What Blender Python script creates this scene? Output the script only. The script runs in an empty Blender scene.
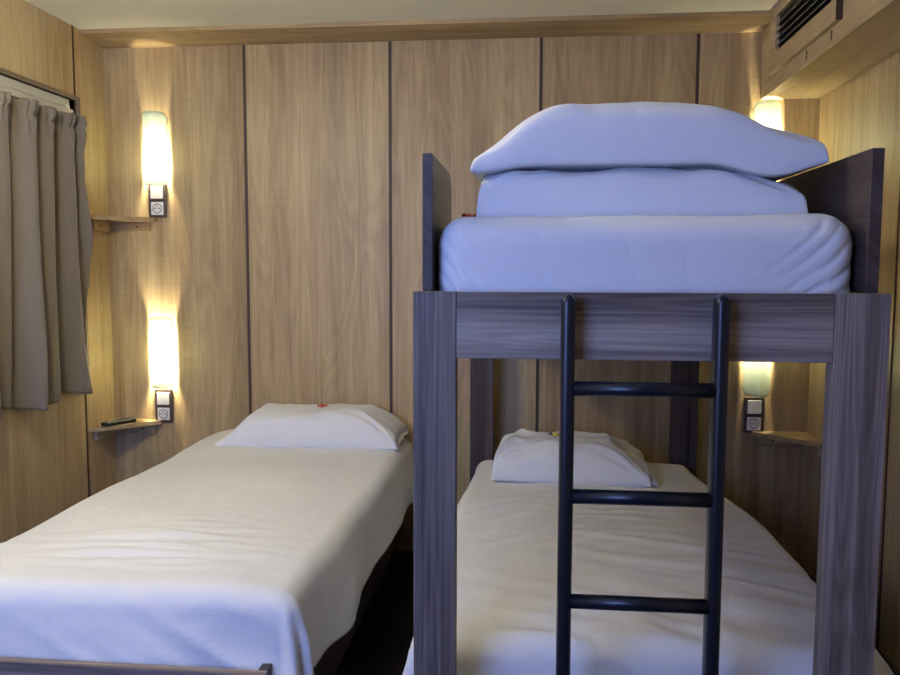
import bpy, bmesh, math, random
from mathutils import Vector, Matrix, noise
random.seed(7)
S = bpy.context.scene
COL = S.collection
PI = math.pi

# ------------------------------------------------------------------ helpers
def lin(c):
    c = c / 255.0
    return c / 12.92 if c <= 0.04045 else ((c + 0.055) / 1.055) ** 2.4
def rgb(r, g, b):
    return (lin(r), lin(g), lin(b), 1.0)
def sm(a, b, x):
    t = max(0.0, min(1.0, (x - a) / (b - a)))
    return t * t * (3 - 2 * t)
def nz(x, y, z=0.0):
    return noise.noise(Vector((x, y, z)))

def link_mesh(name, bm, mat, parent=None, smooth=False, loc=None):
    me = bpy.data.meshes.new(name)
    bmesh.ops.recalc_face_normals(bm, faces=bm.faces)
    bm.to_mesh(me); bm.free()
    if smooth:
        me.polygons.foreach_set('use_smooth', [True] * len(me.polygons))
    o = bpy.data.objects.new(name, me)
    if isinstance(mat, (list, tuple)):
        for m in mat: me.materials.append(m)
    else:
        me.materials.append(mat)
    COL.objects.link(o)
    if parent:
        o.parent = parent
        o.matrix_parent_inverse = Matrix.Translation(-parent.location)
    return o

def box(bm, x0, x1, y0, y1, z0, z1, bev=0.0, seg=2, mi=0):
    t = bmesh.new()
    vs = [t.verts.new(v) for v in ((x0,y0,z0),(x1,y0,z0),(x1,y1,z0),(x0,y1,z0),(x0,y0,z1),(x1,y0,z1),(x1,y1,z1),(x0,y1,z1))]
    for f in ((0,1,2,3),(4,5,6,7),(0,1,5,4),(1,2,6,5),(2,3,7,6),(3,0,4,7)):
        t.faces.new([vs[i] for i in f])
    if bev > 0:
        bmesh.ops.bevel(t, geom=list(t.edges), offset=bev, segments=seg, affect='EDGES', profile=0.5)
    merge(bm, t, mi)
def merge(bm, t, mi=0):
    mp = [bm.verts.new(v.co) for v in t.verts]
    t.verts.index_update()
    for f in t.faces:
        try:
            nf = bm.faces.new([mp[v.index] for v in f.verts]); nf.material_index = mi; nf.smooth = f.smooth
        except ValueError: pass
    t.free()
def cyl(bm, p, q, r, seg=16, r2=None, mi=0):
    p, q = Vector(p), Vector(q)
    d = q - p
    t = bmesh.new()
    bmesh.ops.create_cone(t, cap_ends=True, segments=seg, radius1=r, radius2=r if r2 is None else r2, depth=d.length)
    m = Matrix.Translation((p + q) / 2) @ d.to_track_quat('Z', 'Y').to_matrix().to_4x4()
    bmesh.ops.transform(t, matrix=m, verts=t.verts)
    for f in t.faces: f.smooth = len(f.verts) == 4
    merge(bm, t, mi)
def prism(bm, pts, z0, z1, bev=0.0):
    t = bmesh.new()
    a = [t.verts.new((x, y, z0)) for x, y in pts]; b = [t.verts.new((x, y, z1)) for x, y in pts]
    t.faces.new(a); t.faces.new(b)
    n = len(pts)
    for i in range(n): t.faces.new([a[i], a[(i+1) % n], b[(i+1) % n], b[i]])
    if bev: bmesh.ops.bevel(t, geom=list(t.edges), offset=bev, segments=2, affect='EDGES')
    merge(bm, t)
def part(name, mat, parent, *boxes, bev=0.0015):
    bm = bmesh.new()
    for b in boxes: box(bm, *b, bev=bev)
    return link_mesh(name, bm, mat, parent)
def thing(name, label, cat, loc, group=None):
    o = bpy.data.objects.new(name, None); COL.objects.link(o)
    o.location = loc; o.empty_display_size = 0.1
    o['label'] = label; o['category'] = cat
    if group: o['group'] = group
    return o
def tag(o, label, cat, group=None):
    o['label'] = label; o['category'] = cat
    if group: o['group'] = group
    return o
def struct(name, bm, mat):
    o = link_mesh(name, bm, mat); o['kind'] = 'structure'; return o
def origin(o, loc):
    v = Vector(loc)
    o.data.transform(Matrix.Translation(-v)); o.location = v
    return o

# ------------------------------------------------------------------ materials
def newmat(name):
    m = bpy.data.materials.new(name); m.use_nodes = True
    nt = m.node_tree; nt.nodes.clear()
    out = nt.nodes.new('ShaderNodeOutputMaterial')
    b = nt.nodes.new('ShaderNodeBsdfPrincipled')
    nt.links.new(b.outputs[0], out.inputs[0])
    return m, nt, b, out
def N(nt, t, **kw):
    n = nt.nodes.new(t)
    for k, v in kw.items():
        if k in n.inputs: n.inputs[k].default_value = v
        else: setattr(n, k, v)
    return n
def mth(nt, op, a, b=None, clamp=False):
    n = nt.nodes.new('ShaderNodeMath'); n.operation = op; n.use_clamp = clamp
    for i, v in enumerate((a, b)):
        if v is None: continue
        if isinstance(v, (int, float)): n.inputs[i].default_value = v
        else: nt.links.new(v, n.inputs[i])
    return n.outputs[0]
def ramp(nt, fac, stops):
    r = nt.nodes.new('ShaderNodeValToRGB')
    while len(r.color_ramp.elements) < len(stops): r.color_ramp.elements.new(0.5)
    for e, (p, c) in zip(r.color_ramp.elements, stops): e.position = p; e.color = c
    nt.links.new(fac, r.inputs[0]); return r.outputs[0]
def mix(nt, fac, a, b, mode='MIX'):
    m = nt.nodes.new('ShaderNodeMix'); m.data_type = 'RGBA'; m.blend_type = mode
    for sock, v in ((m.inputs[0], fac), (m.inputs[6], a), (m.inputs[7], b)):
        if isinstance(v, (int, float, tuple)): sock.default_value = v
        else: nt.links.new(v, sock)
    return m.outputs[2]

def wood(name, grain, cols, rough=0.5, panel=None, bands=5.0, fine=90.0, saw=0.0, spec=0.35, bump=0.05, contrast=1.0):
    """grain: axis index the fibres run along; panel=(axis, start, width) shifts the figure per panel"""
    m, nt, b, out = newmat(name)
    tc = nt.nodes.new('ShaderNodeTexCoord')
    sep = nt.nodes.new('ShaderNodeSeparateXYZ'); nt.links.new(tc.outputs['Object'], sep.inputs[0])
    ax = [sep.outputs[i] for i in range(3)]
    along = ax[grain]; o1, o2 = [ax[i] for i in range(3) if i != grain]
    across = mth(nt, 'ADD', o1, o2)
    if panel:
        k = mth(nt, 'FLOOR', mth(nt, 'DIVIDE', mth(nt, 'SUBTRACT', ax[panel[0]], panel[1]), panel[2]))
        wn = nt.nodes.new('ShaderNodeTexWhiteNoise'); wn.noise_dimensions = '1D'; nt.links.new(k, wn.inputs['W'])
        off = mth(nt, 'MULTIPLY', wn.outputs['Value'], 37.0)
    else:
        off = 3.0
    def tex(sa, sl, det=4.0, dist=0.0, rough_=0.55):
        c = nt.nodes.new('ShaderNodeCombineXYZ')
        nt.links.new(mth(nt, 'MULTIPLY', across, sa), c.inputs[0])
        nt.links.new(mth(nt, 'MULTIPLY', along, sl), c.inputs[1])
        if isinstance(off, float): c.inputs[2].default_value = off
        else: nt.links.new(off, c.inputs[2])
        n = N(nt, 'ShaderNodeTexNoise', Scale=1.0, Detail=det, Roughness=rough_, Distortion=dist)
        nt.links.new(c.outputs[0], n.inputs['Vector']); return n.outputs['Fac'], c.outputs[0]
    big, _ = tex(bands, 0.35, 3.0, 0.3)
    mid, _ = tex(bands * 4.0, 1.1, 4.0, 0.8)
    fin, _ = tex(fine, 2.5, 5.0, 0.2, 0.7)
    # cathedral figure
    c = nt.nodes.new('ShaderNodeCombineXYZ')
    nt.links.new(mth(nt, 'MULTIPLY', across, bands * 1.6), c.inputs[0])
    nt.links.new(mth(nt, 'MULTIPLY', along, 0.9), c.inputs[1])
    if isinstance(off, float): c.inputs[2].default_value = off
    else: nt.links.new(off, c.inputs[2])
    w = N(nt, 'ShaderNodeTexNoise', Scale=1.0, Detail=1.5, Roughness=0.4, Distortion=0.4)
    nt.links.new(c.outputs[0], w.inputs['Vector'])
    rings = mth(nt, 'FRACT', mth(nt, 'MULTIPLY', w.outputs['Fac'], 11.0))
    rings = mth(nt, 'ABSOLUTE', mth(nt, 'SUBTRACT', rings, 0.5))
    f = mth(nt, 'MULTIPLY', big, 0.42 * contrast)
    f = mth(nt, 'ADD', f, mth(nt, 'MULTIPLY', mid, 0.30 * contrast))
    f = mth(nt, 'ADD', f, mth(nt, 'MULTIPLY', fin, 0.28 * contrast))
    f = mth(nt, 'ADD', f, mth(nt, 'MULTIPLY', rings, 0.14 * contrast))
    wob = mth(nt, 'ADD', mth(nt, 'MULTIPLY', across, bands * 1.9), mth(nt, 'MULTIPLY', mid, 0.12))
    wb = nt.nodes.new('ShaderNodeTexWhiteNoise'); wb.noise_dimensions = '1D'
    nt.links.new(mth(nt, 'ADD', mth(nt, 'FLOOR', wob), off), wb.inputs['W'])
    f = mth(nt, 'ADD', f, mth(nt, 'MULTIPLY', mth(nt, 'SUBTRACT', wb.outputs['Value'], 0.5), 0.13 * contrast))
    f = mth(nt, 'ADD', f, 0.5 - 0.535 * contrast)
    col = ramp(nt, f, [(0.30, cols[0]), (0.46, cols[1]), (0.58, cols[2]), (0.74, cols[3])])
    pores, _ = tex(fine * 2.2, 9.0, 2.0)
    pm = mth(nt, 'MULTIPLY', mth(nt, 'SUBTRACT', pores, 0.60, True), 2.2, True)
    col = mix(nt, pm, col, cols[0])
    if saw > 0:
        sw, _ = tex(3.0, 260.0, 1.0)
        msk, _ = tex(14.0, 2.5, 2.0)
        k = mth(nt, 'MULTIPLY', mth(nt, 'MULTIPLY', mth(nt, 'SUBTRACT', msk, 0.5, True), 4.0, True), mth(nt, 'SUBTRACT', sw, 0.42, True))
        col = mix(nt, mth(nt, 'MULTIPLY', k, saw), col, cols[3])
    nt.links.new(col, b.inputs['Base Color'])
    b.inputs['Roughness'].default_value = rough
    b.inputs['Specular IOR Level'].default_value = spec
    bp = N(nt, 'ShaderNodeBump', Strength=bump, Distance=0.002)
    nt.links.new(fin, bp.inputs['Height']); nt.links.new(bp.outputs[0], b.inputs['Normal'])
    return m

OAK = [rgb(128, 104, 70), rgb(166, 141, 101), rgb(188, 164, 120), rgb(210, 188, 144)]
OAK_LIT = [rgb(148, 124, 88), rgb(186, 162, 121), rgb(206, 184, 142), rgb(222, 203, 164)]  # lighter oak: lamplight on side walls and soffit put into the colour
S1, SW = -1.2501, 0.6343
m_oak_back = wood('oak_laminate_back', 2, OAK, 0.42, panel=(0, S1 - 2 * SW, SW), bands=6.0, saw=1.0, contrast=.9)
m_oak_side = wood('oak_laminate_side', 2, OAK_LIT, 0.38, contrast=.85, panel=(1, 3.38 - 6 * 1.05, 1.05), bands=6.0, saw=1.0)
m_oak_x = wood('oak_laminate_horizontal', 0, OAK, 0.45, bands=6.0)
m_oak_y = wood("oak_laminate_lengthwise", 1, OAK_LIT, 0.40, bands=6.0)
m_oak_z = wood('oak_laminate_vertical', 2, OAK, 0.40, bands=6.0)
WAL = [rgb(84, 73, 67), rgb(122, 108, 99), rgb(150, 135, 124), rgb(178, 163, 150)]
m_wal_z = wood('walnut_laminate_vertical', 2, WAL, 0.5, bands=14.0, fine=150, spec=0.3, contrast=1.25)
m_wal_x = wood('walnut_laminate_horizontal', 0, WAL, 0.5, bands=14.0, fine=150, spec=0.3, contrast=1.25)
DWL = [rgb(52, 42, 40), rgb(72, 60, 56), rgb(88, 75, 70), rgb(104, 90, 84)]
m_wal_y = wood('dark_walnut_panel', 1, DWL, 0.45, bands=12.0, fine=150, spec=0.3)
m_dwl_z = wood('dark_walnut_vertical', 2, DWL, 0.5, bands=12.0, fine=150, spec=0.3)
FLR = [rgb(20, 17, 17), rgb(30, 26, 26), rgb(40, 35, 34), rgb(50, 44, 42)]
m_floor = wood('dark_floor_planks', 1, FLR, 0.45, panel=(0, -3.0, 0.18), bands=8.0)

def plain(name, c, rough=0.5, metal=0.0, spec=0.5, var=0.0, scale=40.0, bump=0.0):
    m, nt, b, out = newmat(name)
    tc = nt.nodes.new('ShaderNodeTexCoord')
    n = N(nt, 'ShaderNodeTexNoise', Scale=scale, Detail=3.0)
    nt.links.new(tc.outputs['Object'], n.inputs['Vector'])
    d = tuple(x * (1 - var) for x in c[:3]) + (1.0,)
    col = mix(nt, n.outputs['Fac'], c, d)
    nt.links.new(col, b.inputs['Base Color'])
    b.inputs['Roughness'].default_value = rough; b.inputs['Metallic'].default_value = metal
    b.inputs['Specular IOR Level'].default_value = spec
    if bump:
        bp = N(nt, 'ShaderNodeBump', Strength=bump, Distance=0.002)
        nt.links.new(n.outputs['Fac'], bp.inputs['Height']); nt.links.new(bp.outputs[0], b.inputs['Normal'])
    return m
m_ceil = plain('ceiling_cream', rgb(246, 244, 220), 0.6, var=0.03, scale=2.0)
m_seam = plain('dark_brown_joint', rgb(74, 52, 40), 0.6, var=0.2)
m_black = plain('black_skirting', rgb(16, 14, 15), 0.5, var=0.2)
m_navy = plain('dark_ladder_paint', rgb(23, 27, 38), 0.32, spec=0.5, var=0.1)
m_white = plain('white_plastic', rgb(228, 226, 220), 0.35, var=0.02)
m_grey = plain('grey_plastic', rgb(90, 88, 86), 0.4, var=0.05)
m_brownpl = plain('dark_brown_plastic', rgb(72, 58, 52), 0.4, var=0.1)
m_dark = plain('black_plastic', rgb(18, 18, 20), 0.35, var=0.1)
m_alu = plain('white_painted_metal', rgb(205, 203, 192), 0.4, var=0.03)
m_slat = plain('grille_slat_metal', rgb(150, 146, 138), 0.35, 0.3, var=0.05)
m_reveal = plain('brown_window_frame', rgb(128, 112, 92), 0.5, var=0.1)
m_orange = plain('orange_red_wrapper', rgb(225, 92, 48), 0.4, var=0.25, scale=300)
m_yellow = plain('yellow_wrapper', rgb(214, 190, 60), 0.4, var=0.2, scale=300)

def fabric(name, c, wscale, bump, rough=0.85, crinkle=0.0, sheen=0.15, var=0.03, crease=0.0):
    m, nt, b, out = newmat(name)
    tc = nt.nodes.new('ShaderNodeTexCoord')
    sc = N(nt, 'ShaderNodeMapping'); sc.inputs['Scale'].default_value = (wscale, wscale * 0.35, wscale)
    nt.links.new(tc.outputs['Object'], sc.inputs[0])
    n = N(nt, 'ShaderNodeTexNoise', Scale=1.0, Detail=2.0); nt.links.new(sc.outputs[0], n.inputs['Vector'])
    n2 = N(nt, 'ShaderNodeTexNoise', Scale=9.0, Detail=4.0, Distortion=1.2); nt.links.new(tc.outputs['Object'], n2.inputs['Vector'])
    d = tuple(x * (1 - var) for x in c[:3]) + (1.0,)
    nt.links.new(mix(nt, n.outputs['Fac'], c, d), b.inputs['Base Color'])
    b.inputs['Roughness'].default_value = rough
    b.inputs['Specular IOR Level'].default_value = 0.2
    b.inputs['Sheen Weight'].default_value = sheen
    h = mth(nt, 'ADD', mth(nt, 'MULTIPLY', n.outputs['Fac'], 1.0), mth(nt, 'MULTIPLY', n2.outputs['Fac'], crinkle))
    bp = N(nt, 'ShaderNodeBump', Strength=bump, Distance=0.0015)
    nt.links.new(h, bp.inputs['Height'])
    if crease:
        n3 = N(nt, 'ShaderNodeTexNoise', Scale=5.5, Detail=2.5, Distortion=0.8); nt.links.new(tc.outputs['Object'], n3.inputs['Vector'])
        rd = mth(nt, 'ABSOLUTE', mth(nt, 'SUBTRACT', n3.outputs['Fac'], 0.5))
        rd = mth(nt, 'POWER', mth(nt, 'MULTIPLY', rd, 4.0, True), 0.6)
        b2 = N(nt, 'ShaderNodeBump', Strength=crease, Distance=0.006)
        nt.links.new(rd, b2.inputs['Height']); nt.links.new(bp.outputs[0], b2.inputs['Normal'])
        nt.links.new(b2.outputs[0], b.inputs['Normal'])
    else:
        nt.links.new(bp.outputs[0], b.inputs['Normal'])
    return m
m_sheet = fabric('white_cotton', rgb(226, 226, 226), 900, 0.15, crinkle=3.0, crease=0.28)
m_duvet = fabric('white_seersucker', rgb(224, 223, 220), 420, 0.45, crinkle=4.0, crease=0.15)
m_curt = fabric('taupe_curtain_cloth', rgb(124, 113, 99), 900, 0.2, rough=0.6, sheen=0.3)

# frosted glass of the lamps: translucent sheet
m_glass, nt, b, out = newmat('frosted_lamp_glass')
nt.nodes.remove(b)
tr = N(nt, 'ShaderNodeBsdfTranslucent', Color=rgb(238, 246, 236))
df = N(nt, 'ShaderNodeBsdfDiffuse', Color=rgb(215, 226, 214))
gl = N(nt, 'ShaderNodeBsdfGlossy', Color=(0.8, 0.8, 0.8, 1), Roughness=0.25)
mx = N(nt, 'ShaderNodeMixShader'); mx.inputs[0].default_value = 0.42
nt.links.new(tr.outputs[0], mx.inputs[1]); nt.links.new(df.outputs[0], mx.inputs[2])
mx2 = N(nt, 'ShaderNodeMixShader'); mx2.inputs[0].default_value = 0.05
nt.links.new(mx.outputs[0], mx2.inputs[1]); nt.links.new(gl.outputs[0], mx2.inputs[2])
nt.links.new(mx2.outputs[0], out.inputs[0])
def emis(name, c, s):
    m, nt, b, out = newmat(name); nt.nodes.remove(b)
    e = N(nt, 'ShaderNodeEmission', Color=c, Strength=s); nt.links.new(e.outputs[0], out.inputs[0]); return m
LAMP = (1.0, 0.89, 0.65, 1)
BULB_S = 1150.0
m_bulb = emis('glowing_bulb', LAMP, BULB_S)
m_pane, nt, b, out = newmat('window_glass')
b.inputs['Transmission Weight'].default_value = 1.0; b.inputs['Roughness'].default_value = 0.0
b.inputs['Base Color'].default_value = (0.9, 0.95, 0.95, 1)

# ------------------------------------------------------------------ room shell
XL, XR, YB, YF, ZC = -1.885, 1.139, 3.6, -0.40, 2.2405
ZCOR, YCOR = 2.2099, 3.415
DUX, DUZ = 0.905, 1.943
T = 0.06
bm = bmesh.new(); box(bm, XL - T, XR + T, YF - T, YB + T, -0.06, 0.0); struct('floor', bm, m_floor)
bm = bmesh.new(); box(bm, XL - T, XR + T, YF - T, YB + T, ZC, ZC + 0.06); struct('ceiling', bm, m_ceil)
bm = bmesh.new(); box(bm, XL - T, XR + T, YB, YB + T, 0, ZC); struct('wall_back', bm, m_oak_back)
bm = bmesh.new(); box(bm, XR, XR + T, YF, YB, 0, ZC); struct('wall_right', bm, m_oak_side)
WY0, WY1, WZ0, WZ1 = 2.05, 3.36, 0.86, 1.94       # window opening in the left wall
bm = bmesh.new()
box(bm, XL - T, XL, YF, WY0, 0, ZC); box(bm, XL - T, XL, WY1, YB, 0, ZC)
box(bm, XL - T, XL, WY0, WY1, 0, WZ0); box(bm, XL - T, XL, WY0, WY1, WZ1, ZC)
struct('wall_left', bm, m_oak_side)
# wall behind the camera, with an unseen window added for the blue daylight
FX0, FX1, FZ0, FZ1 = -1.75, -0.50, 0.80, 2.0
bm = bmesh.new()
box(bm, XL, FX0, YF - T, YF, 0, ZC); box(bm, FX1, XR, YF - T, YF, 0, ZC)
box(bm, FX0, FX1, YF - T, YF, 0, FZ0); box(bm, FX0, FX1, YF - T, YF, FZ1, ZC)
struct('wall_front', bm, m_oak_back)
bm = bmesh.new()
for a in ((FX0, FX0 + .05, FZ0, FZ1), (FX1 - .05, FX1, FZ0, FZ1), (FX0 + .05, FX1 - .05, FZ0, FZ0 + .05), (FX0 + .05, FX1 - .05, FZ1 - .05, FZ1)):
    box(bm, a[0], a[1], YF - T, YF + 0.01, a[2], a[3], bev=0.002)
struct('window_unseen', bm, m_white)

# dark joints between the wall panels
for i in range(4):
    x = S1 + i * SW
    bm = bmesh.new(); box(bm, x - .0065, x + .0065, YB - .002, YB + .001, 0.0, ZCOR); struct('trim_%d' % (i + 1), bm, m_seam)
bm = bmesh.new(); box(bm, XL - .001, XL + .002, 3.352, 3.363, 0.0, ZC); struct('trim_5', bm, m_seam)
bm = bmesh.new(); box(bm, XR - .002, XR + .001, 2.797, 2.809, 0.0, DUZ); struct('trim_6', bm, m_seam)
# cornice beam along the back wall
bm = bmesh.new()
pr = [(YCOR, ZC), (YCOR, ZC - .0165), (YB, ZCOR), (YB, ZC)]
a = [bm.verts.new((XL, y, z)) for y, z in pr]; b_ = [bm.verts.new((DUX, y, z)) for y, z in pr]
bm.faces.new(a); bm.faces.new(b_)
for i in range(4): bm.faces.new((a[i], a[(i+1) % 4], b_[(i+1) % 4], b_[i]))
struct('trim_7', bm, m_oak_x)
# soffit box in the right-hand ceiling corner
bm = bmesh.new(); box(bm, DUX, XR, YF, YB, DUZ, ZC, bev=0.001); struct('trim_8', bm, m_oak_y)
# small dark joints under the grille
bm = bmesh.new()
for y in (3.02, 2.78, 2.32): box(bm, DUX - .0015, DUX + .0005, y - .004, y + .004, DUZ + .02, 1.992)
struct('trim_9', bm, m_seam)
bm = bmesh.new(); box(bm, XL, XR, YB - .012, YB, 0, .012, bev=.002); struct('baseboard_back', bm, m_black)
bm = bmesh.new(); box(bm, XL, XL + .012, YF, YB - .012, 0, .012, bev=.002); struct('baseboard_left', bm, m_black)
bm = bmesh.new(); box(bm, XR - .012, XR, YF, YB - .012, 0, .012, bev=.002); struct('baseboard_right', bm, m_black)

# window 1: brown frame, pane, unseen shutter added to block outside light
w1 = bmesh.new()
fw = .018
box(w1, XL - .08, XL + .012, WY1, WY1 + fw, WZ0 - fw, WZ1 + fw, bev=.0015)
box(w1, XL - .08, XL + .012, WY0 - fw, WY0, WZ0 - fw, WZ1 + fw, bev=.0015)
box(w1, XL - .08, XL + .012, WY0, WY1, WZ1, WZ1 + fw, bev=.0015)
box(w1, XL - .08, XL + .012, WY0, WY1, WZ0 - fw, WZ0, bev=.0015)
win = struct('window_1', w1, m_reveal)
bm = bmesh.new(); box(bm, XL - .075, XL - .069, WY0, WY1, WZ0, WZ1); p = link_mesh('window_pane', bm, m_pane, win)
bm = bmesh.new()
z = WZ0
while z < WZ1 - .001:
    box(bm, XL - .11, XL - .10, WY0 - .02, WY1 + .02, z, min(z + .037, WZ1), bev=.003); z += .04
box(bm, XL - .125, XL - .112, WY0 - .03, WY1 + .03, WZ0 - .02, WZ1 + .02)
link_mesh('light_block_shutter', bm, m_grey, win)

# ------------------------------------------------------------------ grille on the soffit
g = thing('vent_grille', 'oak-framed ventilation grille with dark slots on the side of the ceiling soffit', 'vent', (DUX, 3.06, 2.0))
gx0, gx1 = DUX - .018, DUX
y0, y1, z0, z1 = 2.69, 3.425, 2.0, ZC - .002
oy0, oy1, oz0, oz1 = 2.74, 3.35, 2.068, 2.200
bm = bmesh.new()
box(bm, gx0, gx1, y0 + .004, oy0, z0, z1, bev=.001); box(bm, gx0, gx1, oy1, y1, z0, z1, bev=.001)
box(bm, gx0, gx1, oy0, oy1, z0, oz0, bev=.001); box(bm, gx0, gx1, oy0, oy1, oz1, z1, bev=.001)
link_mesh('frame', bm, m_oak_y, g)
part('backing', m_dark, g, (gx1 - .003, gx1 - .001, oy0, oy1, oz0, oz1), bev=0)
part('end_edge', m_seam, g, (gx0 - .002, gx1, y0 - .002, y0 + .004, z0, z1))
for k in range(4):
    z = oz0 + .018 + k * .026
    bm = bmesh.new()
    v = [bm.verts.new(p) for p in ((gx0 + .001, oy0, z), (gx0 + .001, oy1, z), (gx1 - .004, oy1, z + .010), (gx1 - .004, oy0, z + .010),
                                   (gx0 + .001, oy0, z + .003), (gx0 + .001, oy1, z + .003), (gx1 - .004, oy1, z + .013), (gx1 - .004, oy0, z + .013))]
    for f in ((0,1,2,3),(4,5,6,7),(0,1,5,4),(1,2,6,5),(2,3,7,6),(3,0,4,7)): bm.faces.new([v[i] for i in f])
    link_mesh('slat', bm, m_slat, g)

# ------------------------------------------------------------------ curtain and rail
r = thing('curtain_rail', 'white metal curtain rail casing fixed under the top of the window frame', 'curtain rail', (XL, 2.7, 1.93))
part('casing', m_alu, r, (XL - .055, XL + .0, WY0 + .005, 3.315, 1.902, 1.936))
part('track', m_alu, r, (XL - .03, XL + .006, WY0 + .005, 3.335, 1.874, 1.899))
part('end_clip', m_white, r, (XL - .01, XL + .004, 3.29, 3.31, 1.900, 1.914), bev=.001)

def curtain():
    bm = bmesh.new()
    ya, yb = 2.10, 3.365; zt, zb = 1.862, 0.745
    nu, nv = 460, 90
    base = XL + .034
    rows = []
    for j in range(nv + 1):
        v = j / nv
        row = []
        for i in range(nu + 1):
            u = i / nu
            y = ya + (yb - ya) * u
            s = u * 8.0
            # big soft folds, phases drift downwards
            f = math.sin(2 * PI * (s + 0.25 * math.sin(v * 2.1 + s)) ) * (.024 + .020 * v)
            f += math.sin(2 * PI * (s * 0.53 + .3 + .12 * v)) * .018 * (0.4 + v)
            f += nz(s * .9, v * 1.4, 3.1) * .022 * (.5 + v)
            # tight gathers at the header
            gsm = 1 - sm(.02, .13, v)
            f += gsm * (math.sin(2 * PI * u * 52 + 2 * nz(u * 20, 1)) * .014 + nz(u * 90, v * 14, 9) * .016)
            f *= 1 - .35 * math.exp(-((v - .045) / .012) ** 2)
            # hem puckers
            hp = sm(.955, .985, v)
            f += hp * nz(u * 120, 5.0, v * 6) * .010
            # scalloped heading
            z = zt + (zb - zt) * v
            if v < .05: z += (1 - v / .05) * (.004 * math.sin(2 * PI * u * 52 + 1.0) + .014 * nz(u * 90, 2))
            z -= sm(.5, 1, v) * .018 * math.sin(2 * PI * (u * 3.2 + .1)) * (1 - u * .3)
            z += hp * nz(u * 60, 8.0) * .004
            # the free edge near the corner: flutters, narrows at mid height, kicks out at hem
            e = sm(.90, 1.0, u)
            yy = y - e * (.078 * (1 - v) ** .8 - .010 * nz(v * 9, 4))
            f += e * (.012 + .014 * math.sin(v * 16 + 1) * (1 - v) + .008 * nz(v * 12, 0.3))
            row.append(bm.verts.new((base + max(-.030, f), yy, z)))
        rows.append(row)
    for j in range(nv):
        for i in range(nu):
            bm.faces.new((rows[j][i], rows[j][i+1], rows[j+1][i+1], rows[j+1][i]))
    o = link_mesh('curtain', bm, m_curt, smooth=True)
    md = o.modifiers.new('thickness', 'SOLIDIFY'); md.thickness = .0025; md.offset = 1
    return tag(o, 'gathered taupe curtain hanging over the window on the left wall', 'curtain')
curtain()

# ------------------------------------------------------------------ lamps, switches, shelves
def lamp(xc, zc, bulbs, label):
    W, H, SAG = .103, .315, .056
    y_edge = YB - .008
    t = thing('wall_lamp', label, 'wall lamp', (xc, YB, zc), 'frosted glass wall lamps')
    part('back_plate', m_alu, t, (xc - .035, xc + .035, YB - .008, YB - .001, zc - .11, zc + .11), bev=.003)
    bm = bmesh.new(); n = 20; nzv = 24; grid = []
    cr = .022
    for j in range(nzv + 1):
        row = []
        for i in range(n + 1):
            a = -1 + 2 * i / n
            x = a * W / 2; y = y_edge - SAG * (1 - a * a)
            ex = max(0, abs(x) - (W / 2 - cr)); cut = cr - math.sqrt(max(0, cr * cr - ex * ex))
            hh = H / 2 - cut
            row.append(bm.verts.new((xc + x, y, zc + (-1 + 2 * j / nzv) * hh)))
        grid.append(row)
    for j in range(nzv):
        for i in range(n): bm.faces.new((grid[j][i], grid[j][i+1], grid[j+1][i+1], grid[j+1][i]))
    o = link_mesh('glass_shade', bm, m_glass, t, smooth=True)
    md = o.modifiers.new('thickness', 'SOLIDIFY'); md.thickness = .004
    for zz in (zc - .10, zc + .10):
        for sx in (-1, 1):
            bm = bmesh.new(); cyl(bm, (xc + sx * .046, YB - .001, zz), (xc + sx * .046, y_edge - .001, zz), .0035, 10)
            link_mesh('bracket', bm, m_alu, t)
    for zb in bulbs:
        bm = bmesh.new(); cyl(bm, (xc, YB - .038, zb - .055), (xc, YB - .038, zb - .031), .012, 16)
        link_mesh('bulb_holder', bm, m_white, t)
        bm = bmesh.new(); bmesh.ops.create_uvsphere(bm, u_segments=16, v_segments=10, radius=.0150)
        bmesh.ops.transform(bm, matrix=Matrix.Translation((xc, YB - .040, zb)) @ Matrix.Diagonal((1, 1, 1.8, 1)), verts=bm.verts)
        link_mesh('bulb', bm, m_bulb, t, smooth=True)
    return t
lamp(-1.652, 1.772, (1.712,), 'frosted glass wall lamp above the upper shelf, glowing at its lower end')
lamp(-1.647, 0.885, (0.815, 0.915), 'frosted glass wall lamp glowing brightly above the shelf with the remote')
lamp(0.932, 1.772, (1.735,), 'frosted glass wall lamp half hidden behind the top pillow, under the soffit')
lamp(0.925, 0.893, (0.955,), 'frosted glass wall lamp above the switch and shelf behind the bunk bed')

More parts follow.
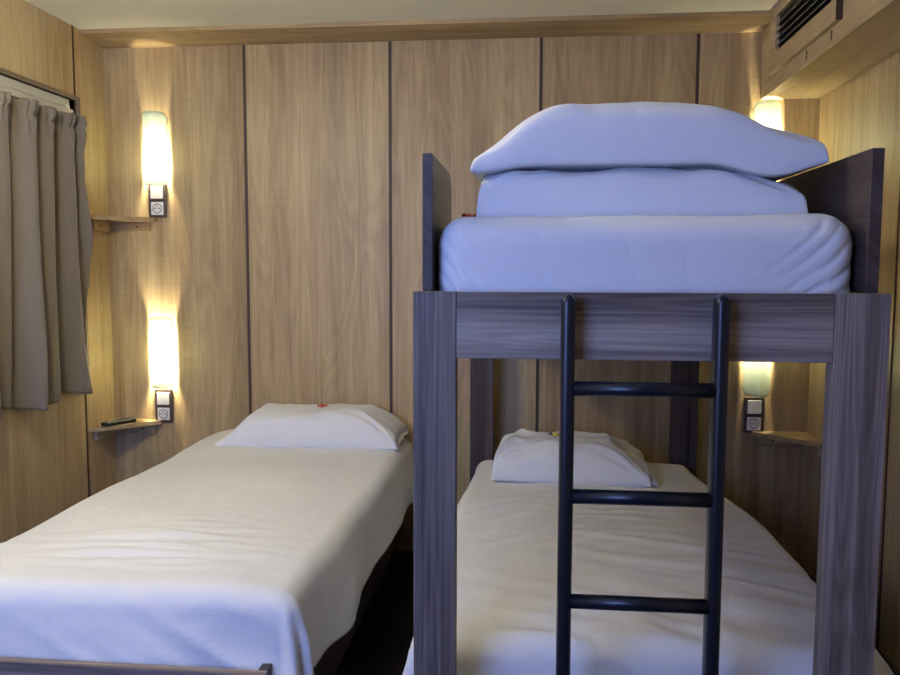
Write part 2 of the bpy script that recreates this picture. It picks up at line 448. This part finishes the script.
def switch(xc, zc, label):
    t = thing('switch_plate', label, 'light switch', (xc, YB, zc), 'switch and socket plates')
    w, h = .080, .150
    part('frame', m_brownpl, t, (xc - w/2, xc + w/2, YB - .010, YB - .0005, zc - h/2, zc + h/2), bev=.003)
    s = .028
    part('rocker', m_white, t, (xc - s, xc + s, YB - .016, YB - .0095, zc + .007, zc + .063), bev=.002)
    bm = bmesh.new(); box(bm, xc - s, xc + s, YB - .014, YB - .0095, zc - .063, zc - .007, bev=.002)
    so = link_mesh('socket', bm, m_white, t)
    zc2 = zc - .035
    bm = bmesh.new()
    n = 28; R0, R1 = .0215, .0185
    for k in range(n):
        a, b2 = 2*PI*k/n, 2*PI*(k+1)/n
        v = [bm.verts.new((xc + R*math.cos(q), YB - .0148, zc2 + R*math.sin(q))) for R, q in ((R0,a),(R0,b2),(R1,b2),(R1,a))]
        bm.faces.new(v)
    bmesh.ops.remove_doubles(bm, verts=bm.verts, dist=1e-5)
    r_ = bmesh.ops.extrude_face_region(bm, geom=list(bm.faces))
    bmesh.ops.translate(bm, verts=[v for v in r_['geom'] if isinstance(v, bmesh.types.BMVert)], vec=(0, .001, 0))
    link_mesh('socket_rim', bm, m_grey, so)
    bm = bmesh.new()
    cyl(bm, (xc - .009, YB - .0135, zc2), (xc - .009, YB - .0146, zc2), .0034, 12)
    cyl(bm, (xc + .009, YB - .0135, zc2), (xc + .009, YB - .0146, zc2), .0034, 12)
    link_mesh('socket_hole', bm, m_dark, so)
    bm = bmesh.new(); cyl(bm, (xc, YB - .0135, zc2 + .011), (xc, YB - .021, zc2 + .011), .0028, 12)
    link_mesh('earth_pin', bm, m_grey, so)
    return t
switch(-1.651, 1.553, 'brown-framed white switch and socket beside the upper left shelf')
switch(-1.648, 0.640, 'brown-framed white switch and socket beside the shelf holding the remote')
switch(0.920, 0.650, 'brown-framed white switch and socket above the shelf behind the bunk bed')

def shelf(side, zt, label, leg=.235, xo=.228):
    sx = 1 if side == 'L' else -1
    X = XL if side == 'L' else XR
    t = thing('corner_shelf', label, 'shelf', (X + sx * .1, YB - .1, zt - .02), 'small triangular corner shelves')
    bm = bmesh.new()
    pts = [(X, YB), (X + sx * xo, YB), (X + sx * xo, YB - .022), (X + sx * .018, YB - leg), (X, YB - leg)]
    prism(bm, pts, zt - .018, zt, .0012)
    link_mesh('board', bm, m_oak_x, t)
    bm = bmesh.new(); box(bm, *sorted((X + sx * .016, X + sx * (xo - .03))), YB - .016, YB - .0005, zt - .060, zt - .0185, bev=.001)
    bt = link_mesh('batten', bm, m_oak_x, t)
    bm = bmesh.new(); cyl(bm, (X + sx * .14, YB - .0155, zt - .040), (X + sx * .14, YB - .018, zt - .040), .0045, 12); link_mesh('screw', bm, m_seam, bt)
    bm = bmesh.new(); box(bm, *sorted((X + sx * .0005, X + sx * .016)), YB - leg + .05, YB - .0005, zt - .060, zt - .0185, bev=.001)
    bt = link_mesh('batten', bm, m_oak_y, t)
    bm = bmesh.new(); cyl(bm, (X + sx * .0155, YB - .1, zt - .040), (X + sx * .018, YB - .1, zt - .040), .0045, 12); link_mesh('screw', bm, m_seam, bt)
    return t
shelf('L', 1.478, 'empty triangular oak corner shelf under the upper left lamp, seen from below', leg=.20)
shelf('L', 0.576, 'triangular oak corner shelf carrying the black remote, under the lower left lamp')
shelf('R', 0.582, 'empty triangular oak corner shelf in the corner behind the bunk bed')

# remote control on the shelf
rc = thing('remote_control', 'slim black remote control lying on the lower left corner shelf', 'remote control', (-1.803, 3.478, .5765))
bm = bmesh.new(); box(bm, -.078, .078, -.021, .021, .0005, .017, bev=.006, seg=3)
ro = link_mesh('casing', bm, m_dark, None); ro.parent = rc
bm = bmesh.new()
for i in range(8):
    for j in range(3): box(bm, -.062 + i * .0125, -.054 + i * .0125, -.013 + j * .0095, -.007 + j * .0095, .0165, .0185, bev=.0008)
q = link_mesh('buttons', bm, m_grey, None); q.parent = rc
bm = bmesh.new(); cyl(bm, (.052, 0, .0165), (.052, 0, .0188), .011, 20)
q = link_mesh('dial', bm, m_grey, None); q.parent = rc
rc.rotation_euler = (0, 0, math.radians(63))

# ------------------------------------------------------------------ bunk bed
BX0, BX1, BY0, BY1 = -.2243, .627, 1.556, 3.50
ZT, ZB = 1.2147, 1.0908
bk = thing('bunk_bed', 'dark wood loft bunk frame on tall posts standing over the right bed', 'bunk bed', ((BX0 + BX1)/2, (BY0+BY1)/2, 0))
part('post', m_wal_z, bk, (BX0, BX0 + .0805, BY0, BY0 + .040, 0, ZT))
part('post', m_wal_z, bk, (BX1 - .0945, BX1, BY0, BY0 + .040, 0, ZT))
for a, b_, c, d in ((BX0 - .035, BX0 + .003, BX0 + .003, BX0 + .062), (BX1 - .002, BX1 + .038, BX1 - .066, BX1 - .002)):
    bm = bmesh.new(); box(bm, c, d, BY1 - .06, BY1, 0, ZT, bev=.0015); box(bm, a, b_, BY1 - .045, BY1, 0, ZT, bev=.0015)
    link_mesh('post', bm, m_dwl_z, bk)
part('front_rail', m_wal_x, bk, (BX0 + .0812, BX1 - .0952, BY0 + .001, BY0 + .026, ZB, ZT - .0005))
part('back_rail', m_wal_x, bk, (BX0 + .064, BX1 - .068, BY1 - .026, BY1 - .002, ZB, ZT - .0005))
for xa in (BX0 + .002, BX1 - .026): part('side_rail', m_wal_y, bk, (xa, xa + .022, BY0 + .0405, BY1 - .061, ZB, ZT - .002))
part('deck', m_wal_y, bk, (BX0 + .025, BX1 - .027, BY0 + .03, BY1 - .03, ZT - .03, ZT - .008))
# end panels standing above the deck on the left and right
def end_panel(x0, x1, ya, yb, ztop, cut):
    bm = bmesh.new()
    prof = [(ya, ZT), (ya, ztop), (yb - cut, ztop), (yb - cut * .35, ztop - cut * .25), (yb, ztop - cut * .9), (yb, ZT)]
    a = [bm.verts.new((x0, y, z)) for y, z in prof]; b2 = [bm.verts.new((x1, y, z)) for y, z in prof]
    bm.faces.new(a); bm.faces.new(b2)
    for i in range(len(prof)):
        j = (i + 1) % len(prof); bm.faces.new((a[i], a[j], b2[j], b2[i]))
    bmesh.ops.bevel(bm, geom=list(bm.edges), offset=.001, segments=1, affect='EDGES')
    return link_mesh('side_panel', bm, m_wal_y, bk)
end_panel(-.2125, -.1935, BY0 + .044, 1.97, 1.474, .04)
end_panel(.599, .621, BY0 + .044, 3.44, 1.474, .02)

# ladder
lx0, lx1 = .0615, .3325
ld = thing('ladder', 'black metal ladder leaning upright against the front of the bunk bed', 'ladder', ((lx0+lx1)/2, 1.52, 0))
def stile(x):
    bm = bmesh.new(); w, dpt = .0135, .0225; yc = 1.5255; n = 28
    rings = []
    zs = [0.0, .004] + [0.3, .6, .9, 1.18]
    for k in range(7): zs.append(1.197 + .0155 * math.sin(k / 6 * PI / 2))
    for q, z in enumerate(zs):
        s = 1.0
        if z > 1.197: s = math.sqrt(max(0.02, 1 - ((z - 1.197) / .0158) ** 2))
        ring = []
        for k in range(n):
            a = 2 * PI * k / n; ca, sa = math.cos(a), math.sin(a)
            ex = lambda t_, p: math.copysign(abs(t_) ** p, t_)
            ring.append(bm.verts.new((x + w * s * ex(ca, .7), yc + (dpt - w * (1 - s)) * ex(sa, .7), z)))
        rings.append(ring)
    for a, b2 in zip(rings, rings[1:]):
        for k in range(n): bm.faces.new((a[k], a[(k+1) % n], b2[(k+1) % n], b2[k]))
    bm.faces.new(rings[0]); bm.faces.new(rings[-1])
    return link_mesh('stile', bm, m_navy, ld, smooth=True)
stile(lx0); stile(lx1 - .0035)
for z in (1.043, .845, .648, .451, .254, .08):
    bm = bmesh.new(); cyl(bm, (lx0 + .011, 1.518, z), (lx1 - .013, 1.518, z), .0135, 24)
    link_mesh('rung', bm, m_navy, ld)

# ------------------------------------------------------------------ cloth shapes
def mattress(name, x0, x1, y0, y1, z0, z1, r, seed, wr, mat, label, cat='mattress'):
    """rounded slab; sheet pulled tight with gathers at the corners"""
    bm = bmesh.new()
    nx, ny, nzv = (220, 150, 36) if wr > .005 else (60, 100, 12)
    cx, cy, cz = (x0+x1)/2, (y0+y1)/2, (z0+z1)/2; hx, hy, hz = (x1-x0)/2, (y1-y0)/2, (z1-z0)/2
    cache = {}
    def P(i, j, k):
        key = (i, j, k)
        if key in cache: return cache[key]
        p = Vector((-hx + 2*hx*i/nx, -hy + 2*hy*j/ny, -hz + 2*hz*k/nzv))
        rx = min(r * 1.0, hz * 1.6)
        q = Vector((max(-hx+rx, min(hx-rx, p.x)), max(-hy+rx, min(hy-rx, p.y)), min(hz-rx*.8, p.z)))
        d = p - q
        nrm = d.normalized() if d.length > 1e-6 else Vector((0, 0, 0))
        if d.length > 1e-6:
            m_ = max(abs(d.x), abs(d.y), abs(d.z) / .8)
            p = q + nrm * (m_ if m_ < rx else rx)
        X, Y, Z = p.x + cx, p.y + cy, p.z + cz
        # gathers radiating down from the rounded front corners
        ed = min(hx - abs(p.x), 1)
        cm = math.exp(-(ed / .11) ** 2) * math.exp(-((p.y + hy) / .12) ** 2)
        hgt = (Z - z0) / (z1 - z0)
        sg = 1 if p.x > 0 else -1
        qd = (X * sg - Z * .95)
        gat = (.5 + .5 * math.sin(qd * 2 * PI / .036 + 7.0 * nz(X * 7, Z * 6, seed + sg))) ** 2.6
        gat *= .35 + 1.3 * abs(nz(qd * 22, seed, sg * 3.0))
        cm = math.exp(-(ed / (.095 if sg > 0 else .07)) ** 2) * math.exp(-((p.y + hy) / .10) ** 2)
        amp = abs(nrm.y) * wr * cm * (1.0 - .75 * hgt) * (.62 if sg > 0 else .55)
        if nrm.length: p = p - nrm * amp * gat * 2.0
        p = p + Vector((0, 0, 1)) * (.0035 * nz(X * 5, Y * 4, seed) + .002 * nz(X * 15, Y * 6, seed)) * (1 if Z > cz else 0)
        p.y += .0025 * nz(X * 8 + Z * 6, Z * 14, seed) * (1 if p.y < 0 else 0)
        v = bm.verts.new(p + Vector((cx, cy, cz))); cache[key] = v; return v
    for j in range(ny):
        for i in range(nx):
            for k in (0, nzv): bm.faces.new((P(i,j,k), P(i+1,j,k), P(i+1,j+1,k), P(i,j+1,k)))
    for k in range(nzv):
        for i in range(nx):
            for j in (0, ny): bm.faces.new((P(i,j,k), P(i+1,j,k), P(i+1,j,k+1), P(i,j,k+1)))
        for j in range(ny):
            for i in (0, nx): bm.faces.new((P(i,j,k), P(i,j+1,k), P(i,j+1,k+1), P(i,j,k+1)))
    o = link_mesh(name, bm, mat, smooth=True)
    origin(o, (cx, cy, z0))
    return tag(o, label, cat)

UM = mattress('mattress', -.189, .591, 1.605, 3.40, ZT - .006, 1.348, .060, 5.0, .012, m_sheet,
              'thick mattress in a tight white fitted sheet on the upper bunk')

def duvet(x0, x1, y0, y1, zt, hl, hr, hf, r, seed, headr, creases, label, step=.0115, puff=.012, flare=.12):
    bm = bmesh.new()
    s0, s1, t0 = x0 - hl, x1 + hr, y0 - hf
    nx = int((s1 - s0) / step); ny = int((y1 - t0) / step)
    rows = []
    arc = r * PI / 2
    for j in range(ny + 1):
        t = t0 + (y1 - t0) * j / ny
        row = []
        for i in range(nx + 1):
            s = s0 + (s1 - s0) * i / nx
            # edge irregularity: the cloth shifts a little sideways along its length
            hd = sm(y1 - headr[0], y1, t)
            ix0 = x0 + r + headr[1] * hd * hd + .003 * nz(t * 2.1, seed, 1)
            ix1 = x1 - r - headr[2] * hd * hd + .016 * nz(t * 2.4, seed, 7)
            iy0 = y0 + r + .012 * nz(s * 2.6, seed, 4)
            # remap s so hang length stays the same when the edges move
            cs = max(ix0, min(ix1, s)); ct = max(iy0, t)
            dx = s - cs; dy = t - ct
            d = math.hypot(dx, dy)
            # top undulation: soft loft + long drag wrinkles
            mid = ((s - x0) / (x1 - x0)); mid = max(0, min(1, mid))
            z = zt + .010 * math.sin(PI * mid) + puff * nz(s * 3.2, t * 2.3, seed) + puff * .35 * nz(s * 9, t * 6, seed + 3)
            for (cxx, cyy, rx, ry, ang, amp, fr) in creases:
                ca, sa = math.cos(ang), math.sin(ang)
                a = ((s - cxx) * ca + (t - cyy) * sa); b2 = (-(s - cxx) * sa + (t - cyy) * ca)
                m_ = math.exp(-(a / rx) ** 2 - (b2 / ry) ** 2)
                if m_ > .01:
                    z += amp * m_ * max(0.0, 1 - 3.0 * abs(nz(a * fr * .15, b2 * fr, seed + fr)))
            X, Y = s, t
            if d > 1e-7:
                ux, uy = dx / d, dy / d
                per = (ct if abs(dx) > abs(dy) else cs) * 1.0 + math.atan2(abs(dy), abs(dx)) * .35
                if d < arc:
                    a = d / r; ho = r * math.sin(a); dz = r * (1 - math.cos(a)); k = (d / arc) ** 2 * .4; dn = 0
                else:
                    e = d - arc; dn = e
                    ho = r + flare * e; dz = r + e * .985; k = .4 + 1.0 * min(1.0, e / .10)
                fold = (nz(per * 2.6, seed + 2, d * 2.0) * .040 + nz(per * 7 + d * 9, seed + 5, d * 4) * .007
                        + (abs(nz(per * 4 - d * 9, seed + 8, d * 2)) ** .8) * .008)
                fold += uy * uy * .020 * max(0.0, 1 - 4.0 * abs(nz(s * 8 - d * 15, s * 1.5, seed + 4))) * (.35 + .65 * sm(.2, .9, (s - x0) / (x1 - x0)))
                k *= 1 - .45 * abs(uy)
                if abs(uy) > .7: fold = min(.030, max(fold, -.004))
                ho += k * fold
                cor = min(1.0, 2.2 * abs(ux * uy))
                if cor > 0:
                    th = math.atan2(abs(uy), abs(ux))
                    ho += cor * k * (.020 * math.sin(th * 9 + seed) + .012)
                    dz += cor * dn * .12
                X = cs + ux * ho; Y = ct + uy * ho; z -= dz
                z += k * .014 * (1 - .7 * uy * uy) * nz(per * 6, d * 6, seed + 6)
            row.append(bm.verts.new((X, Y, z)))
        rows.append(row)
    for j in range(ny):
        for i in range(nx):
            bm.faces.new((rows[j][i], rows[j][i+1], rows[j+1][i+1], rows[j+1][i]))
    o = link_mesh('duvet', bm, m_duvet, smooth=True)
    md = o.modifiers.new('thickness', 'SOLIDIFY'); md.thickness = .010; md.offset = -1
    origin(o, ((x0+x1)/2, (y0+y1)/2, zt))
    return tag(o, label, 'duvet')

def bed(x0, x1, y0, y1, ztop, label):
    t = thing('single_bed', label, 'bed', ((x0+x1)/2, (y0+y1)/2, 0), 'low single beds')
    part('foot_board', m_wal_x, t, (x0, x1, y0, y0 + .022, .10, ztop))
    part('head_board', m_wal_x, t, (x0, x1, y1 - .022, y1, .10, ztop))
    for xa in (x0, x1 - .022): part('side_board', m_wal_y, t, (xa, xa + .022, y0 + .0225, y1 - .0225, .10, ztop))
    part('base', m_wal_y, t, (x0 + .0225, x1 - .0225, y0 + .0225, y1 - .0225, ztop - .09, ztop - .07))
    for xa in (x0 + .03, x1 - .08):
        for ya in (y0 + .03, y1 - .08): part('leg', m_dark, t, (xa, xa + .05, ya, ya + .05, 0, .0995))
    return t
# left bed
bed(-1.375, -.555, 1.655, 3.57, .404, 'low dark wood single bed frame under the left duvet')
mattress('mattress', -1.345, -.575, 1.765, 3.555, .334, .512, .05, 2.0, .002, m_sheet, 'white mattress lying on the left bed under the duvet')
duvet(-1.40, -.50, 1.72, 3.585, .545, .16, .185, .168, .055, 4.3, (.16, .03, .05),
      [(-.90, 2.03, .22, .16, .05, .013, 18), (-1.05, 1.96, .40, .09, .0, .009, 20), (-.94, 2.2, .006, .40, .0, .003, .4)],
      'smooth white duvet over the left bed, its corner hanging past the foot')
# right bed
bed(-.215, .665, 1.66, 3.37, .36, 'low dark wood single bed frame under the bunk')
mattress('mattress', -.195, .640, 1.745, 3.355, .29, .440, .05, 3.0, .002, m_sheet, 'white mattress lying on the bed under the bunk')
duvet(-.262, .735, 1.685, 3.40, .475, .20, .19, .20, .055, 9.1, (1.1, .03, .10),
      [(-.05, 2.6, .20, .35, .7, .016, 11), (.45, 2.25, .35, .12, -.35, .016, 11), (.3, 2.45, .4, .012, .0, .004, .5), (.30, 2.75, .40, .25, .0, .006, 14),
       (.55, 1.95, .22, .10, -.5, .016, 11), (.25, 1.80, .4, .10, -.5, .014, 10), (.0, 1.74, .25, .08, -.4, .012, 11)],
      'creased white duvet over the bed under the bunk', flare=.22)

def pillow(name, loc, rz, L, W, T, seed, mat, label, pinch=.05, flat=.45, n=64, group=None, shape=None, plump=.42, wr=1.0, flap=True, power=3.0, pu=None):
    """closed pillow: lofted top, flattened base, pinched edges, drooping corners"""
    bm = bmesh.new()
    m = int(n * W / L) + 10
    top, bot = [], []
    for j in range(m + 1):
        v = -1 + 2 * j / m
        rt, rb = [], []
        for i in range(n + 1):
            u = -1 + 2 * i / n
            # concentrate vertices near the edges
            uu = math.sin(u * PI / 2) * .5 + u * .5; vv = math.sin(v * PI / 2) * .5 + v * .5
            x = uu * L/2 * (1 - pinch * (1 - vv**2) ** 1.0)
            y = vv * W/2 * (1 - pinch * 1.2 * (1 - uu**2))
            e = max(0, (1 - abs(uu) ** (pu or power))) * max(0, (1 - abs(vv) ** power))
            h = e ** plump
            corner = (abs(uu) * abs(vv)) ** 3
            seam = T * flat * (1 - .85 * corner) * (1 - .35 * abs(uu) ** 4)
            # wrinkles: radiate from corners and run in from the short ends
            ang = math.atan2((abs(vv) - 1.05), (abs(uu) - 1.05))
            w1 = nz(ang * 5, seed, (uu > 0) * 3 + (vv > 0) * 7) * math.exp(-((1.05 - abs(uu)) ** 2 + (1.05 - abs(vv)) ** 2) * 1.6)
            w2 = nz(x * 7 + 2 * y, y * 11 - x * 3, seed) ; w3 = nz(x * 18, y * 14 + x * 9, seed + 4)
            cre = -abs(nz(x * 6 - y * 4, y * 7 + x * 3, seed + 9)) ** .6
            wz = wr * (w1 * .026 + w2 * .010 + w3 * .0035 + cre * .010) * min(1, e * 4)
            zt = seam + (T - seam) * h + wz
            zb = seam * (1 - min(1, e * 5) ** .5)
            if shape: x, y, zt, zb = shape(uu, vv, x, y, zt, zb)
            sx = wr * .004 * nz(y * 14, uu * 2, seed + 1)
            zt = max(zt, zb + .0015)
            rt.append(bm.verts.new((x + sx, y, zt)))
            edge = i in (0, n) or j in (0, m)
            rb.append(rt[-1] if edge else bm.verts.new((x + sx, y, zb)))
        top.append(rt); bot.append(rb)
    for j in range(m):
        for i in range(n):
            bm.faces.new((top[j][i], top[j][i+1], top[j+1][i+1], top[j+1][i]))
            q = (bot[j][i], bot[j+1][i], bot[j+1][i+1], bot[j][i+1])
            if len(set(q)) == 4:
                try: bm.faces.new(q)
                except ValueError: pass
    o = link_mesh(name, bm, mat, smooth=True)
    sb = o.modifiers.new('smooth', 'SUBSURF'); sb.levels = 1; sb.render_levels = 1
    o.location = loc; o.rotation_euler = (0, 0, rz)
    tag(o, label, 'pillow', group)
    return o

# pillow on the left bed
def sh_left(u, v, x, y, zt, zb):
    fl = 1 - .74 * sm(.58, 1.02, -u) if u < 0 else 1 - .45 * sm(.55, 1.0, u)
    return x, y, zb + (zt - zb) * fl, zb
def sh_right(u, v, x, y, zt, zb):
    fl = 1 - .05 * sm(.6, 1.0, -u) if u < 0 else 1 - .42 * sm(.45, 1.0, u)
    return x, y, zb + (zt - zb) * fl, zb
LP = pillow('pillow', (-.893, 3.37, .547), math.radians(1), .735, .37, .143, 3.0, m_sheet,
            'soft white pillow at the head of the left bed', pinch=.03, flat=.30, power=3.8, plump=.36, shape=sh_left, pu=12)
RP = pillow('pillow', (.145, 3.18, .482), math.radians(-3), .575, .36, .148, 6.0, m_sheet,
            'crumpled white pillow on the bed under the bunk', pinch=.03, flat=.25, power=3.6, plump=.30, wr=2.0, shape=sh_right, pu=10)
# open hem of the pillow cases (a doubled border sticking out past the filling)
def hem(parent, pts, wid, name='pillowcase_hem'):
    bm = bmesh.new(); rows = []
    n = len(pts)
    for i, (a, b2) in enumerate(pts):
        a, b2 = Vector(a), Vector(b2); row = []
        for k in range(9):
            t = k / 8; p = a.lerp(b2, t); p.z += .004 * nz(i * .6, t * 3, wid) ; row.append(bm.verts.new(p))
        rows.append(row)
    for r1, r2 in zip(rows, rows[1:]):
        for k in range(8): bm.faces.new((r1[k], r1[k+1], r2[k+1], r2[k]))
    o = link_mesh(name, bm, m_sheet, None, smooth=True); o.parent = parent
    md = o.modifiers.new('t', 'SOLIDIFY'); md.thickness = .003
    s2 = o.modifiers.new('s', 'SUBSURF'); s2.levels = 1; s2.render_levels = 1
    return o
def ring_hem(parent, x, L_, W_, zmax, droop, seed, n=22):
    pts = []
    for i in range(n + 1):
        a = PI * i / n
        y = -math.cos(a) * W_/2; z = .006 + math.sin(a) ** .8 * zmax
        out = .01 * nz(i * .5, seed) + L_
        pts.append(((x - .02, y * .97, z * 1.0 + .004), (x + out, y * 1.02, max(.003, z * droop + .012 * nz(i * .7, seed + 2)))))
    return hem(parent, pts, seed)
ring_hem(LP, .318, .052, .34, .048, .42, 2.0)
ring_hem(RP, .270, .040, .30, .055, .45, 7.0)

# the two pillows on the upper mattress
def sh_low(u, v, x, y, zt, zb):
    fl = 1 - .30 * sm(.35, 1.0, u)
    return x, y, zb + (zt - zb) * fl, zb
P2 = pillow('pillow', (.207, 1.955, 1.349), 0, .655, .46, .118, 12.0, m_sheet,
            'flat white pillow lying on the upper bunk under the larger pillow', pinch=.012, flat=.42, power=9.0, plump=.22, wr=1.0, shape=sh_low, pu=16)
def sh_top(u, v, x, y, zt, zb):
    # ends taper: plateau in the middle, sides slope down to thin tips
    fl = 1 - .70 * sm(.45, 1.05, -u) if u < 0 else 1 - .60 * sm(.30, 1.05, u)
    zt = zb + (zt - zb) * fl
    dl = -.016 * sm(.6, 1.0, -u)
    dr = dl - .024 * sm(.35, .70, u) * (1 - .8 * sm(.75, 1.0, u))
    return x, y, zt + dr * .4 + dl * .6, zb + dr
P1 = pillow('pillow', (.217, 1.965, 1.466), 0, .700, .50, .135, 15.0, m_sheet,
            'big plump white pillow on top of the pile on the upper bunk', pinch=.012, flat=.10, power=6.0, plump=.22, wr=0.7, shape=sh_top, pu=24)

# sweets
def top_at(o, x, y, r=.02):
    M_ = Matrix.Translation(o.location) @ Matrix.Rotation(o.rotation_euler[2], 4, 'Z')
    return max((M_ @ v.co).z for v in o.data.vertices if abs((M_ @ v.co).x - x) < r and abs((M_ @ v.co).y - y) < r)
def sweet(loc, rz, mat, label, s=1.0, second=None):
    t = thing('wrapped_sweet', label, 'sweet', loc)
    bm = bmesh.new(); bmesh.ops.create_uvsphere(bm, u_segments=14, v_segments=10, radius=.010 * s)
    bmesh.ops.transform(bm, matrix=Matrix.Translation((0, 0, .009 * s)) @ Matrix.Diagonal((1.2, .95, .85, 1)), verts=bm.verts)
    o = link_mesh('candy_body', bm, mat, None, smooth=True); o.parent = t
    for sg in (-1, 1):
        bm = bmesh.new(); c = bm.verts.new((sg * .010 * s, 0, .009 * s)); ring = []
        for k in range(10):
            a = 2 * PI * k / 10; rr = (.010 if k % 2 else .007) * s
            ring.append(bm.verts.new((sg * (.021 + .002 * (k % 2)) * s, rr * math.cos(a), .011 * s + rr * math.sin(a))))
        for k in range(10): bm.faces.new((c, ring[k], ring[(k+1) % 10]))
        q = link_mesh('twisted_end', bm, second or mat, None); q.parent = t
        q.modifiers.new('t', 'SOLIDIFY').thickness = .0008
    t.rotation_euler = (0, 0, rz)
    return t
sweet((-.862, 3.36, top_at(LP, -.862, 3.36) - .001), .4, m_orange, 'tiny orange-red sweet lying on the left bed pillow', .85)
sweet((-.138, 1.80, top_at(UM, -.138, 1.80) - .001), .9, m_orange, 'tiny orange-red sweet on the upper bunk mattress beside the pillows', .8)
sweet((.085, 3.13, top_at(RP, .085, 3.13, .03) - .001), -.2, m_yellow, 'tiny yellow and grey sweet on the pillow under the bunk', .9, m_grey)

# ------------------------------------------------------------------ lights
def area(name, loc, rot, sx, sy, power, color):
    L = bpy.data.lights.new(name, 'AREA'); L.shape = 'RECTANGLE'; L.size = sx; L.size_y = sy; L.energy = power; L.color = color
    o = bpy.data.objects.new(name, L); o.location = loc; o.rotation_euler = rot; COL.objects.link(o); return o
# daylight through the unseen window added behind the camera
area('daylight', ((FX0+FX1)/2, YF - .08, (FZ0+FZ1)/2), (math.radians(90), 0, 0), FX1 - FX0, FZ1 - FZ0, 37, (.24, .38, 1.0))
# warm fill lamp added out of view above the left bed
PX, PY, PZ = -1.30, 1.78, 2.00
cl = thing('fill_lamp', 'added fill globe hanging out of view just below the ceiling above the left bed', 'fill lamp', (PX, PY, ZC))
bm = bmesh.new(); cyl(bm, (PX, PY, ZC - .02), (PX, PY, ZC - .0005), .05, 32); cyl(bm, (PX, PY, PZ + .07), (PX, PY, ZC - .02), .018, 20)
link_mesh('fill_mount', bm, m_white, cl)
m_globe = emis('fill_globe', (1.0, .92, .70, 1), 78.0)
bm = bmesh.new(); bmesh.ops.create_uvsphere(bm, u_segments=24, v_segments=14, radius=.085)
bmesh.ops.transform(bm, matrix=Matrix.Translation((PX, PY, PZ)), verts=bm.verts); link_mesh('globe', bm, m_globe, cl, smooth=True)

wd = bpy.data.worlds.new('world'); S.world = wd; wd.use_nodes = True
bg = wd.node_tree.nodes['Background']; bg.inputs[0].default_value = (.35, .5, .9, 1); bg.inputs[1].default_value = .3

# ------------------------------------------------------------------ camera (solved from the photograph's lines)
h, yaw, pitch, roll, fl, cx, cy = 1.2572, .1019, .0885, .0023, 842.08, 447.73, 343.38
f = Vector((-math.sin(yaw)*math.cos(pitch), math.cos(yaw)*math.cos(pitch), -math.sin(pitch)))
r0 = Vector((math.cos(yaw), math.sin(yaw), 0)); u0 = r0.cross(f)
rr = math.cos(roll)*r0 + math.sin(roll)*u0; uu = -math.sin(roll)*r0 + math.cos(roll)*u0
cd = bpy.data.cameras.new('camera'); cam = bpy.data.objects.new('camera', cd); COL.objects.link(cam)
M = Matrix(((rr.x, uu.x, -f.x, 0), (rr.y, uu.y, -f.y, 0), (rr.z, uu.z, -f.z, h), (0, 0, 0, 1)))
cam.matrix_world = M
cd.sensor_fit = 'HORIZONTAL'; cd.sensor_width = 36.0; cd.lens = fl / 900 * 36.0
cd.shift_x = (450 - cx) / 900; cd.shift_y = (cy - 337.5) / 900
cd.clip_start = .01
S.camera = cam
S.view_settings.view_transform = 'Standard'; S.view_settings.look = 'None'
S.view_settings.exposure = 0.55; S.view_settings.gamma = 1.0
S.view_settings.use_curve_mapping = False
